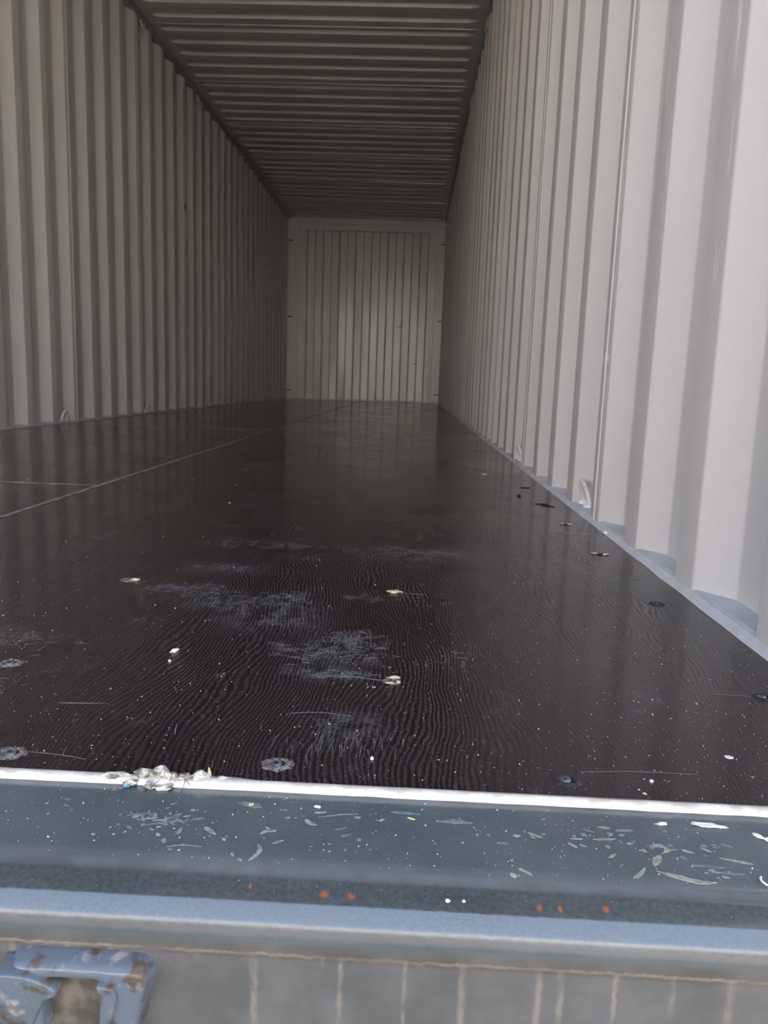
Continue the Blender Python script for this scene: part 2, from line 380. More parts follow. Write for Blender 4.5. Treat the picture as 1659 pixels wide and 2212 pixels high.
for cx_, cy_, rx_, ry_, nn, along in ((1.655, 0.505, 0.050, 0.022, 45, 0.4), (1.735, 0.455, 0.050, 0.030, 55, 0.5), (1.800, 0.475, 0.036, 0.028, 65, 0.3), (1.895, 0.315, 0.040, 0.045, 90, 0.45), (1.865, 0.268, 0.036, 0.018, 60, 0.15), (1.895, 0.214, 0.034, 0.010, 34, 0.1),
                                      (1.905, 0.070, 0.040, 0.024, 60, 1.0), (1.560, 0.265, 0.050, 0.020, 30, 0.5), (1.590, 0.160, 0.030, 0.020, 20, 0.6), (2.010, 0.270, 0.030, 0.050, 40, 0.8), (1.99, 0.80, 0.08, 0.03, 24, 0.1)):
    for _ in range(nn):
        px_, py_ = random.gauss(cx_, rx_ * 0.6), random.gauss(cy_, ry_ * 0.6)
        if random.random() < along: dx_, dy_ = random.gauss(0, 0.0012), random.uniform(0.004, 0.013)
        else: dx_, dy_ = random.uniform(0.002, 0.008), random.gauss(0, 0.0022)
        j_ = lambda q: random.gauss(0, q)
        scratch([(px_ - dx_, py_ - dy_), (px_ - dx_ * 0.3 + j_(.0006), py_ - dy_ * 0.3 + j_(.0012)), (px_ + dx_ * 0.4 + j_(.0006), py_ + dy_ * 0.4 + j_(.0012)), (px_ + dx_, py_ + dy_)], [0.0003, random.uniform(0.0004, 0.0009), 0.0003], 0.0002)
struct('floor', bm, [M_floor, M_scratch])

# floor seams: the long middle strip and the cross joints of the panels
bm = bmesh.new(); add_box(bm, (1.158, 0.004, -0.004), (1.168, L - 0.002, 0.0012), 0); struct('trim_1', bm, M_seam)
bm = bmesh.new()
for k, (x0, x1, yy) in enumerate(((0.0, 1.158, 1.433), (0.0, 1.158, 3.82), (0.0, 1.158, 6.10), (0.0, 1.158, 8.5), (1.168, W, 4.9), (1.168, W, 7.3), (1.168, W, 9.7), (2.25, W - 0.01, 1.022))):
    add_box(bm, (x0, yy - 0.002, -0.004), (x1, yy + 0.002, 0.0006), 0)
struct('trim_2', bm, M_seam)

# corrugated side walls: points (y, depth) run away from the door; depth 0 = inner flat, 0.036 = recess
DEP = 0.036
def side_profile(first, joints, y0, y1):
    """first = start of one inner flat"""
    pts = []; k = int(math.floor((y0 - first) / PITCH)) - 1
    while first + k * PITCH < y1 + PITCH:
        a = first + k * PITCH
        if k % 4 == joints:
            pts += [(a + 0.003, 0), (a + 0.030, 0), (a + 0.0315, 0.0018), (a + 0.0335, -0.0006), (a + 0.035, -0.0016), (a + 0.0365, -0.0006), (a + 0.0385, 0.0018), (a + 0.040, 0), (a + 0.067, 0)]
        else: pts += [(a + 0.003, 0), (a + 0.067, 0)]
        pts += [(a + 0.073, 0.0022), (a + 0.135, DEP - 0.0022), (a + 0.141, DEP), (a + 0.207, DEP), (a + 0.213, DEP - 0.0022), (a + 0.275, 0.0022)]
        k += 1
    return [(y, d) for y, d in pts if y0 <= y <= y1]

def sheet(o, ang=24):
    o.data.set_sharp_from_angle(angle=math.radians(ang))
    md = o.modifiers.new('sheet', 'SOLIDIFY'); md.thickness = 0.002; md.offset = -1
    wn_ = o.modifiers.new('even_shading', 'WEIGHTED_NORMAL'); wn_.keep_sharp = True; wn_.weight = 100

def corrugated(name, prof, xin, sgn, z0, z1, mat, seed):
    bm = bmesh.new(); zs = [z0] + frange(z0 + 0.06, z1 - 0.05, 16) + [z1]; cols = []
    for y, d in prof:
        row = []
        for z in zs:
            e = 0.0016 * noise.noise((y * 3.0, z * 1.4, seed)) + 0.0008 * noise.noise((y * 9, z * 4, seed + 5))
            row.append(bm.verts.new((xin + sgn * (d + e), y + 0.0018 * noise.noise((y * 4.1, z * 2.6, seed + 9)), z)))
        cols.append(row)
    for a, b in zip(cols, cols[1:]):
        for k in range(len(zs) - 1):
            q = (a[k], b[k], b[k + 1], a[k + 1])
            bm.faces.new(q if sgn > 0 else q[::-1])
    o = struct(name, bm, mat, None, True)
    sheet(o); return o
SL = 3.378 + 0.034          # left wall: start of an inner flat
SR = 1.163 - 0.035          # right wall
corrugated('wall_left', side_profile(SL, 2, -0.02, L + 0.02), XL, -1, 0.001, HR + 0.012, M_wall_l, 1.0)
corrugated('wall_right', side_profile(SR, 0, -0.02, L + 0.02), XR, 1, 0.001, HR + 0.012, M_wall_r, 4.0)

# bottom rails with a flange the wall sheets stand on
for nm, s, x0 in (('baseboard_left', -1, 0.0), ('baseboard_right', 1, W)):
    bm = bmesh.new()
    prof = [(0.002, -0.03), (0.002, 0.003), (0.006, 0.007), (0.012, 0.012), (0.052, 0.016), (0.056, 0.014), (0.056, -0.12)]
    ys = frange(-0.02, L + 0.05, 160); cols = []
    for y in ys: cols.append([bm.verts.new((x0 + s * d, y, z + 0.0003 * noise.noise((y * 3, d * 50, 2)))) for d, z in prof])
    for a, b in zip(cols, cols[1:]):
        for k in range(len(prof) - 1):
            q = (a[k], a[k + 1], b[k + 1], b[k]); bm.faces.new(q if s < 0 else q[::-1])
    struct(nm, bm, M_flange)

# end wall: front view flats with short steep slopes, set between corner posts
bm = bmesh.new(); pts = [(0.13, 0.0)]; xx = 0.274; st = 0
while xx < 2.225:
    a, b = (0.0, 0.0457) if st == 0 else (0.0457, 0.0)
    pts += [(xx - 0.010, a), (xx - 0.008, a + (0.002 if st == 0 else -0.002)), (xx + 0.008, b + (-0.002 if st == 0 else 0.002)), (xx + 0.010, b)]; st = 1 - st; xx += 0.1228
pts.append((2.25, pts[-1][1]))
zs = frange(0.0, 2.60, 22); cols = []
fine = []
for (xa, da), (xb, db) in zip(pts, pts[1:]):
    n = 5 if abs(xb - xa) > 0.05 else 1
    for i in range(n): fine.append((xa + (xb - xa) * i / n, da + (db - da) * i / n))
fine.append(pts[-1])
for x, d in fine:
    cols.append([bm.verts.new((x + 0.0015 * noise.noise((x * 7, z * 2.0, 3)), L + d + 0.0045 * noise.noise((x * 4.5, z * 1.1, 2)) + 0.0012 * noise.noise((x * 14, z * 4, 6)), z)) for z in zs])
for a, b in zip(cols, cols[1:]):
    for k in range(len(zs) - 1):
        f = bm.faces.new((a[k], b[k], b[k + 1], a[k + 1]))
        f.smooth = True
o = struct('wall_back', bm, M_wall_b)
sheet(o, 30)
# end frame: posts, header, threshold
def post(name, x0, x1):
    bm = bmesh.new(); add_box(bm, (x0, L - 0.012, -0.02), (x1, L + 0.11, 2.62), 0.006); struct(name, bm, M_wall_b)
post('trim_3', -0.044, 0.148); post('trim_4', 2.232, W + 0.044)
bm = bmesh.new()
add_extrude_x(bm, [(L + 0.06, 2.535), (L - 0.016, 2.535), (L - 0.022, 2.541), (L - 0.022, 2.625), (L - 0.016, 2.640), (L + 0.06, 2.655), (L + 0.06, HC + 0.03)], frange(0.135, 2.245, 12), smooth=False)
struct('trim_5', bm, M_wall_b)
for nm, x0, x1 in (('trim_6', -0.03, 0.142), ('trim_7', 2.238, W + 0.03)):
    bm = bmesh.new(); add_box(bm, (x0, L - 0.035, 2.60), (x1, L + 0.10, 2.69), 0.008); add_box(bm, (x0 - 0.03 if x0 < 1 else x0, L + 0.055, 2.68), (x1 if x0 < 1 else x1 + 0.03, L + 0.09, HC + 0.03)); struct(nm, bm, M_wall_b)
bm = bmesh.new(); add_box(bm, (0.0, L - 0.018, -0.02), (W, L + 0.06, 0.016), 0.004); struct('baseboard_back', bm, M_flange)

# ceiling: roof sheet pressed into cross ribs that stop short of the rails
RP, RY = 0.21, 5.055
bm = bmesh.new(); mcol = [-0.056, 0.0, 0.045, 0.058, 0.075, 0.11, 0.16, 0.45, 0.9, 1.176]
xs = mcol + [W - q for q in mcol[-2::-1]]
def rib_env(x):
    d = max(0.0, min(x, W - x)); return max(0.0, min(1.0, (d - 0.058) / 0.06))
ys_rel = [(-0.1145, 0), (-0.105, 1), (-0.0985, 1), (-0.0165 - 0.0, 1)]
rows = []
seq = []
for k in range(-30, 34):
    c = RY + k * RP
    for off, h in ((-0.125, 0), (-0.113, 0.08), (-0.101, 0.92), (-0.095, 1), (-0.009, 1), (-0.004, 0.93), (0.004, 0.07), (0.009, 0), (0.045, 0)):
        y = c + off
        if -0.10 < y < L - 0.02: seq.append((y, h, c - 0.055, k))
seq.append((L + 0.10, 0, L + 0.045, 99))
for y, h, c, k in seq:
    row = []
    for x in xs:
        e = rib_env(x); sq = math.sqrt(e)
        yy = c + (y - c) * (0.45 + 0.55 * sq) if h > 0.03 else y
        row.append(bm.verts.new((x, yy, HC + 0.023 * h * min(1, e * 1.6) + 0.0012 * noise.noise((x * 2, y * 3, 8)))))
    rows.append((row, k))
for (a, _), (b, _) in zip(rows, rows[1:]):
    for i in range(len(xs) - 1):
        bm.faces.new((a[i], a[i + 1], b[i + 1], b[i]))
bmesh.ops.reverse_faces(bm, faces=bm.faces[:]); bmesh.ops.recalc_face_normals(bm, faces=bm.faces[:])
if sum(f.normal.z for f in bm.faces) > 0: bmesh.ops.reverse_faces(bm, faces=bm.faces[:])
for j in range(-25, 34, 5):   # lap joints of the roof sheets
    yy = RY + (j + 1.5) * RP - 0.015 + 0.01
    if 0.1 < yy < L: add_tube(bm, [(0.02, yy, HC - 0.0005), (W / 2, yy, HC - 0.0005), (W - 0.02, yy, HC - 0.0005)], 0.0035, 6)
o = struct('ceiling', bm, M_roof)
md = o.modifiers.new('sheet', 'SOLIDIFY'); md.thickness = 0.002; md.offset = -1

# top side rails, wider than the sheet so the roof closes on them
for nm, x0, x1 in (('trim_8', -0.060, 0.003), ('trim_9', W - 0.003, W + 0.060)):
    bm = bmesh.new(); add_box(bm, (x0, -0.08, HR), (x1, L + 0.06, HC + 0.006), 0.004); struct(nm, bm, M_rail)
# front roof header of the doorway
bm = bmesh.new(); add_box(bm, (-0.06, -0.13, 2.60), (W + 0.06, -0.06, HC + 0.02), 0.006); struct('trim_10', bm, M_out)
for nm, x0, x1 in (('trim_11', -0.06, -0.03), ('trim_12', W + 0.035, W + 0.065)):
    bm = bmesh.new(); add_box(bm, (x0, -0.13, -0.16), (x1, -0.02, 2.60), 0.004); struct(nm, bm, M_out)

# door sill
bm = bmesh.new()
prof = [(0.004, -0.030), (0.0035, -0.0035), (-0.012, -0.0045), (-0.045, -0.0074), (-0.068, -0.0094), (-0.0745, -0.0102), (-0.0785, -0.0128), (-0.081, -0.0148), (-0.084, -0.0158), (-0.092, -0.0176), (-0.0975, -0.0189),
        (-0.0997, -0.0200), (-0.1022, -0.0224), (-0.1048, -0.0254), (-0.1066, -0.0284), (-0.1074, -0.0315), (-0.1077, -0.036), (-0.1077, -0.0455), (-0.1068, -0.0475), (-0.1050, -0.0483), (-0.1048, -0.052), (-0.1046, -0.10), (-0.1046, -0.165), (-0.02, -0.165)]
add_extrude_x(bm, prof, frange(-0.06, W + 0.06, 240), 0, 0.0003)
def plate_z(y): return -0.0035 + 0.0872 * y
def slope_y(y): return (y - 0.0081) / 1.128      # marks measured for a level plate, laid on the sloping one
def mark(ctrl, widths, mat=1, z=None):
    pts = ribbon([(x, slope_y(y)) for x, y in ctrl], widths)
    a = [bm.verts.new((x, y, plate_z(y) - 0.002)) for x, y in pts]; b = [bm.verts.new((x, y, plate_z(y) + (0.0004 if z is None else 0.00035))) for x, y in pts]
    n = len(pts); bm.faces.new(b).material_index = mat
    for i in range(n): bm.faces.new((a[i], a[(i + 1) % n], b[(i + 1) % n], b[i])).material_index = mat
MM = 0.001
for c, w in (   # cream rub marks on the top plate
    ([(1.8665, -.058), (1.869, -.063), (1.868, -.069), (1.864, -.075)], [.0010, .0034, .0018, .0036]),
    ([(1.866, -.047), (1.870, -.0435), (1.876, -.0425)], [.0012, .0020, .0024]),
    ([(1.829, -.043), (1.833, -.046), (1.838, -.050)], [.0022, .0034, .0008]),
    ([(1.893, -.028), (1.897, -.032), (1.902, -.034)], [.0030, .0026, .0018]),
    ([(1.8795, -.0275), (1.883, -.0265)], [.0012, .0022]),
    ([(1.806, -.058), (1.808, -.0615)], [.0030, .0022]), ([(1.800, -.053), (1.803, -.0545)], [.0020, .0020]), ([(1.794, -.0475), (1.797, -.049)], [.0018, .0014]),
    ([(1.800, -.0360), (1.806, -.0330), (1.810, -.0285)], [.0008, .0018, .0026]), ([(1.793, -.0385), (1.800, -.0370)], [.0008, .0018]),
    ([(1.7850, -.0350), (1.788, -.0395)], [.0014, .0022]), ([(1.852, -.0690), (1.854, -.0715)], [.0020, .0016]), ([(1.857, -.0740), (1.860, -.0755)], [.0014, .0012]),
    ([(2.030, -.0690), (2.035, -.0720), (2.038, -.0745)], [.0010, .0022, .0010]), ([(2.0245, -.0745), (2.0285, -.0765)], [.0020, .0034]),
    ([(2.041, -.0300), (2.046, -.0325), (2.050, -.0345)], [.0012, .0024, .0010]), ([(2.066, -.0390), (2.069, -.0420), (2.071, -.0440)], [.0020, .0030, .0014]),
    ([(2.090, -.0395), (2.092, -.0425)], [.0020, .0030]), ([(2.068, -.0340), (2.076, -.0340)], [.0012, .0014]), ([(2.083, -.0335), (2.094, -.0325), (2.098, -.0320)], [.0014, .0018, .0010]),
    ([(2.118, -.0380), (2.126, -.0370), (2.129, -.0410), (2.124, -.0460)], [.0020, .0034, .0030, .0014]), ([(2.123, -.0480), (2.119, -.0530), (2.116, -.0590)], [.0030, .0050, .0030]),
    ([(2.110, -.0610), (2.105, -.0680), (2.100, -.0720)], [.0016, .0024, .0030]), ([(2.116, -.0640), (2.128, -.0690), (2.140, -.0730), (2.150, -.0725)], [.0010, .0030, .0030, .0010]),
    ([(2.112, -.0420), (2.115, -.0445)], [.0026, .0018]), ([(2.160, -.0470), (2.172, -.0500), (2.18, -.052)], [.0006, .0018, .0012])):
    mark(c, w, 1)
for c, w in (   # duller smears
    ([(1.775, -.034), (1.785, -.031), (1.793, -.030)], [.0008, .0020, .0006]), ([(1.790, -.044), (1.800, -.040), (1.812, -.036)], [.0006, .0018, .0006]), ([(1.81, -.066), (1.82, -.063), (1.832, -.064)], [.0005, .001, .0005]),
    ([(1.902, -.0245), (1.916, -.020), (1.928, -.0185)], [.0004, .0012, .0010]), ([(1.98, -.022), (1.995, -.021), (2.005, -.022)], [.0015, .0040, .0010]), ([(2.10, -.022), (2.112, -.021)], [.0020, .0040]),
    ([(1.845, -.012), (1.856, -.0135), (1.862, -.016)], [.003, .006, .002]), ([(1.95, -.0135), (1.97, -.0145)], [.002, .003]), ([(2.14, -.056), (2.16, -.057)], [.001, .002]), ([(2.15, -.062), (2.17, -.063)], [.001, .0018]), ([(2.135, -.048), (2.139, -.050)], [.003, .002])):
    mark(c, w, 2, -0.0079)
random.seed(11)
for cx_, cy_, sx_, sy_, nn, ang in ((1.803, -0.036, 0.016, 0.011, 34, 0.35), (2.085, -0.030, 0.030, 0.009, 22, 0.0), (1.90, -0.040, 0.06, 0.018, 16, 0.2), (2.15, -0.045, 0.025, 0.016, 20, -0.1), (1.72, -0.040, 0.03, 0.015, 12, 0.0)):
    for _ in range(nn):
        px_, py_ = random.gauss(cx_, sx_), random.gauss(cy_, sy_)
        if not (-0.070 < py_ < -0.013): continue
        ln, an = random.choice((0.0010, 0.0016, 0.0024, 0.0040)), ang + random.gauss(0, 0.5); dx_, dy_ = ln * math.cos(an), ln * math.sin(an)
        mark([(px_ - dx_, py_ - dy_), (px_, py_ + random.uniform(-0.0006, 0.0006)), (px_ + dx_, py_ + dy_)], [0.0008, random.uniform(0.0010, 0.0022), 0.0006], random.choice((1, 2, 2)))
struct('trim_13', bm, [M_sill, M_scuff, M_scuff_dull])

# outdoors
bm = bmesh.new(); bmesh.ops.create_grid(bm, x_segments=2, y_segments=2, size=150)
for v in bm.verts: v.co.z = -0.17
struct('ground', bm, M_ground)
# unseen pale building added across the yard to throw sunlight back into the container
bm = bmesh.new(); add_box(bm, (-30, -25.0, -0.17), (32, -17.0, 4.8), 0.05); add_box(bm, (-30.4, -25.4, 4.8), (32.4, -16.8, 5.05), 0.03)
for k in range(7): add_box(bm, (-26 + 8 * k, -17.0, 0.0), (-22 + 8 * k, -16.94, 3.6), 0.01)
struct('bounce_building', bm, M_bounce)

# ------------------------------------------------------------------ sealant beads
bead = thing('sealant_bead', 'white sealant bead along the front edge of the brown floor, torn at the left', 'sealant', (1.2, -0.004, 0))
bm = bmesh.new(); cols = []
X0, X1 = 0.0, W
n = 560
for i in range(n + 1):
    x = X0 + (X1 - X0) * i / n
    t = noise.noise((x * 26, 0.3, 1)); t2 = noise.noise((x * 90, 1.3, 4)); wide = 1 + 0.25 * t
    torn = 1.0 if not (1.750 < x < 1.818) else 0.45 + 0.5 * abs(noise.noise((x * 300, 4, 4)))
    back = 0.0035 + 0.0022 * max(0, t) + 0.0004 * t2 + (0.003 * math.exp(-((x - 1.835) / 0.012) ** 2))
    if x > 2.0: back *= 0.7
    pr = [(back, 0.0001), (back - 0.0008, 0.0010), (0.0015, 0.0018 * torn), (-0.0004, 0.0016 * torn + 0.0002 * t2), (-0.0018 * wide, 0.0002 - 0.001 * (1 - torn)), (-0.0028 * wide, -0.0022), (-0.0034 * wide + 0.0003 * t2, -0.0041)]
    cols.append([bm.verts.new((x - 1.2, y + 0.004, z)) for y, z in pr])
for a, b in zip(cols, cols[1:]):
    for k in range(6):
        f = bm.faces.new((a[k], a[k + 1], b[k + 1], b[k])); f.smooth = True
obj('strip', bm, M_seal, bead)
for (x, y, z, sx, sy, sz, yw, sd) in ((1.753, .001, .001, .010, .0028, .0018, .05, 1), (1.7725, .003, .0018, .0062, .0036, .0030, .1, 2), (1.783, .0035, .0026, .0070, .0034, .0034, .0, 3), (1.793, .0015, .0016, .0062, .0036, .0030, -.2, 4),
                                      (1.802, .001, .0012, .0050, .0030, .0026, .3, 5), (1.8135, .0015, .0024, .0052, .0034, .0036, .0, 6), (1.7655, -.004, -.002, .0045, .0024, .0020, .4, 7), (1.779, -.0055, -.003, .0040, .0026, .0022, -.4, 8), (1.790, -.006, -.0035, .0050, .0024, .0020, .2, 9), (1.826, .003, .001, .010, .002, .0018, -.08, 10)):
    bm = bmesh.new(); add_chip(bm, (x - 1.2, y + 0.004, z), (sx, sy, sz), seed=sd, sub=3, yaw=yw, rough=0.9)
    obj('torn_flap', bm, M_seal_torn if sd not in (6,) else M_seal, bead, True)
bm = bmesh.new()
for a, b in (((1.768, -.004, -.001), (1.757, -.018, -.0072)), ((1.779, -.008, -.004), (1.774, -.016, -.0072)), ((1.797, -.006, -.003), (1.792, -.013, -.0072)), ((1.804, .0, .002), (1.803, -.012, -.0066)), ((1.786, -.004, .001), (1.781, -.009, -.003)), ((1.799, .000, .003), (1.808, -.005, -.001))):
    add_tube(bm, [(a[0] - 1.2, a[1] + .004, a[2]), ((a[0] + b[0]) / 2 - 1.2, (a[1] + b[1]) / 2 + .004, (a[2] + b[2]) / 2 + .001), (b[0] - 1.2, b[1] + .004, b[2])], 0.0002, 5)
obj('fibre', bm, M_hole, bead)

side = thing('sealant_bead', 'pale sealant line between the floor and the foot of the right wall', 'sealant', (W, 5.0, 0))
bm = bmesh.new(); cols = []
for i in range(401):
    y = 0.0 + (L - 0.02) * (i / 400) ** 1.6; t = noise.noise((y * 11, 3, 3)); t2 = noise.noise((y * 8, 1, 3))
    pr = [(-0.003 - 0.0015 * t, 0.0001), (-0.001, 0.0022 + 0.0006 * t), (0.003, 0.0052 + 0.0008 * t2), (0.007, 0.0092)]
    cols.append([bm.verts.new((x, y - 5.0, z)) for x, z in pr])
for a, b in zip(cols, cols[1:]):
    for k in range(3): bm.faces.new((a[k], b[k], b[k + 1], a[k + 1])).smooth = True
obj('strip', bm, plain('white_edge_sealant', (0.60, 0.62, 0.62), 0.5, 0, 14, 0.08), side)
bm = bmesh.new(); add_chip(bm, (0.001, 0.295 - 5.0, 0.006), (0.004, 0.005, 0.004), seed=3, rough=0.7); obj('lump', bm, M_wood, side, True)
bm = bmesh.new(); add_chip(bm, (-0.001, 1.03 - 5.0, 0.004), (0.005, 0.010, 0.004), seed=5, rough=0.9); obj('lump', bm, M_weld, side, True)

# ------------------------------------------------------------------ cam keeper on the sill front
def cam_keeper():
    t = thing('cam_keeper', 'worn blue-grey forged cam keeper bracket on the front of the door sill', 'bracket', (1.775, -0.105, -0.052))
    # front outline (x, z) of an upside-down U with rounded shoulders, tapering downward
    bm = bmesh.new()
    outer = [(-0.0305, -0.075), (-0.041, -0.02), (-0.0425, -0.008), (-0.040, -0.0025), (-0.034, 0.0), (0.0, 0.0005), (0.030, 0.0), (0.0365, -0.0025), (0.0395, -0.008), (0.0385, -0.016), (0.026, -0.075)]
    inner = [(-0.0195, -0.075), (-0.0225, -0.035), (-0.0230, -0.018), (-0.021, -0.0100), (-0.016, -0.0080), (0.0, -0.0078), (0.0105, -0.0080), (0.0145, -0.0105), (0.0155, -0.018), (0.0135, -0.036), (0.0085, -0.075)]
    def ringset(pts, y, sc=1.0, dz=0.0): return [bm.verts.new((x * sc, y, z + dz)) for x, z in pts]
    o0 = ringset(outer, 0.002, 1.07, 0.001); o1 = ringset(outer, -0.009, 1.0, -0.0005); o2 = ringset(outer, -0.0135, 0.96, -0.0025); 
    i2 = ringset(inner, -0.0140, 1.0, -0.0003); i1 = ringset(inner, -0.0105, 0.95, -0.001); i0 = ringset(inner, 0.002, 0.90, -0.003)
    n = len(outer)
    for a, b in ((o0, o1), (o1, o2), (o2, i2), (i2, i1), (i1, i0)):
        for k in range(n - 1): bm.faces.new((a[k], a[k + 1], b[k + 1], b[k]))
    bmesh.ops.recalc_face_normals(bm, faces=bm.faces[:])
    o = obj('bracket', bm, M_keep, t, True)
    md = o.modifiers.new('round', 'SUBSURF'); md.levels = 2; md.render_levels = 2
    bm = bmesh.new(); add_box(bm, (-0.024, -0.0035, -0.076), (0.016, 0.001, -0.008), 0.001); obj('back_plate', bm, M_keep_in, t)
    # locking hook reaching in from the left, flared lug on the right leg: forged wedges
    def wedge(name, outline, y0, y1, lean):
        bm = bmesh.new(); a = [bm.verts.new((x, y0, z)) for x, z in outline]; b = [bm.verts.new((x * 0.97, y1 + lean * (z + 0.01), z - 0.0012)) for x, z in outline]; n = len(outline)
        bm.faces.new(a); bm.faces.new(b[::-1])
        for i in range(n): bm.faces.new((a[i], b[i], b[(i + 1) % n], a[(i + 1) % n]))
        bmesh.ops.recalc_face_normals(bm, faces=bm.faces[:])
        bmesh.ops.bevel(bm, geom=bm.edges[:], offset=0.0016, segments=3, affect='EDGES', profile=0.5)
        obj(name, bm, M_keep, t, True)
    wedge('locking_hook', [(-0.047, -0.0035), (-0.030, -0.0040), (-0.0175, -0.0085), (-0.0115, -0.0135), (-0.0125, -0.0175), (-0.0190, -0.0200), (-0.0240, -0.0300), (-0.0330, -0.0520), (-0.0480, -0.0520)], -0.001, -0.0175, -0.10)
    wedge('lug', [(0.0115, -0.0085), (0.0215, -0.0095), (0.0240, -0.0170), (0.0200, -0.0340), (0.0160, -0.0520), (0.0090, -0.0520), (0.0125, -0.0340), (0.0135, -0.0220)], -0.001, -0.0168, -0.06)
cam_keeper()

# ------------------------------------------------------------------ lashing rings
def ring_meshes():
    bm = bmesh.new()
    add_tube(bm, smooth_path([(0.0, -0.028, -0.004), (0.003, -0.030, 0.014), (0.010, -0.020, 0.040), (0.015, -0.002, 0.054), (0.015, 0.008, 0.050), (0.009, 0.022, 0.026), (0.002, 0.028, 0.006), (0.0, 0.028, -0.004)], 5), 0.0062, 10)
    me = bpy.data.meshes.new('ring'); bm.to_mesh(me); bm.free(); me.materials.append(M_ring)
    out = [me]
    for mat in (M_weld, M_ring):
        for k, yy in enumerate((-0.029, 0.028)):
            bm = bmesh.new(); add_chip(bm, (0.003, yy, 0.001), (0.014, 0.017, 0.006), seed=k + 2, rough=0.8)
            m2 = bpy.data.meshes.new('weld'); bm.to_mesh(m2); bm.free(); m2.materials.append(mat); out.append(m2)
    for m in out:
        for p in m.polygons: p.use_smooth = True
    return out
RING, *WELDS = ring_meshes()
def lashing_ring(x, y, z, mirror, hang, label, group, white=False):
    t = thing('lashing_ring', label, 'lashing ring', (x, y, z), 0, group)
    t.scale = (-1 if mirror else 1, 1, -1 if hang else 1)
    for nm, me in (('ring', RING), ('weld', WELDS[0 if white else 2]), ('weld', WELDS[1 if white else 3])):
        o = bpy.data.objects.new(nm, me); COL.objects.link(o); o.parent = t
order = ('nearest the camera', 'second from the camera', 'third from the camera', 'fourth from the camera', 'farthest from the camera')
for k, y in enumerate((3.835, 5.225, 6.645, 8.05, 9.45)):
    lashing_ring(XL - 0.006, y, 0.014, False, False, 'grey lashing ring at the foot of the left wall, ' + order[k], 'lashing rings along the left wall foot')
lashing_ring(W + 0.030, 1.335, 0.014, True, False, 'grey lashing ring with white weld paint at the foot of the right wall, nearest', 'lashing rings along the right wall foot', True)
lashing_ring(W + 0.030, 2.47, 0.014, True, False, 'grey lashing ring with white weld paint at the foot of the right wall, second in', 'lashing rings along the right wall foot', True)
for k, y in enumerate((5.24, 6.63, 8.05)):
    lashing_ring(XL - 0.004, y, HR + 0.002, False, True, 'small lashing ring under the top rail of the left wall, ' + order[k], 'lashing rings under the left top rail')
for k, y in enumerate((5.13, 6.55)):
    lashing_ring(XR + 0.002, y, HR + 0.002, True, True, 'small lashing ring under the top rail of the right wall, ' + ('nearer' if k == 0 else 'farther') + ' one', 'lashing rings under the right top rail')
for k, (x0, x1, sd) in enumerate(((-0.008, 0.055, 'left'), (2.300, 2.360, 'right'))):
    for z, hw in ((2.375, 'upper'), (1.25, 'middle'), (0.135, 'lower')):
        bm = bmesh.new(); add_tube(bm, [(x0, L - 0.026, z), ((x0 + x1) / 2, L - 0.030, z), (x1, L - 0.026, z)], 0.008, 8)
        o = obj('lashing_bar', bm, M_bar); tag(o, 'short shadow-dark lashing bar on the %s end corner post, %s one' % (sd, hw), 'lashing bar', 'lashing bars on the end corner posts')

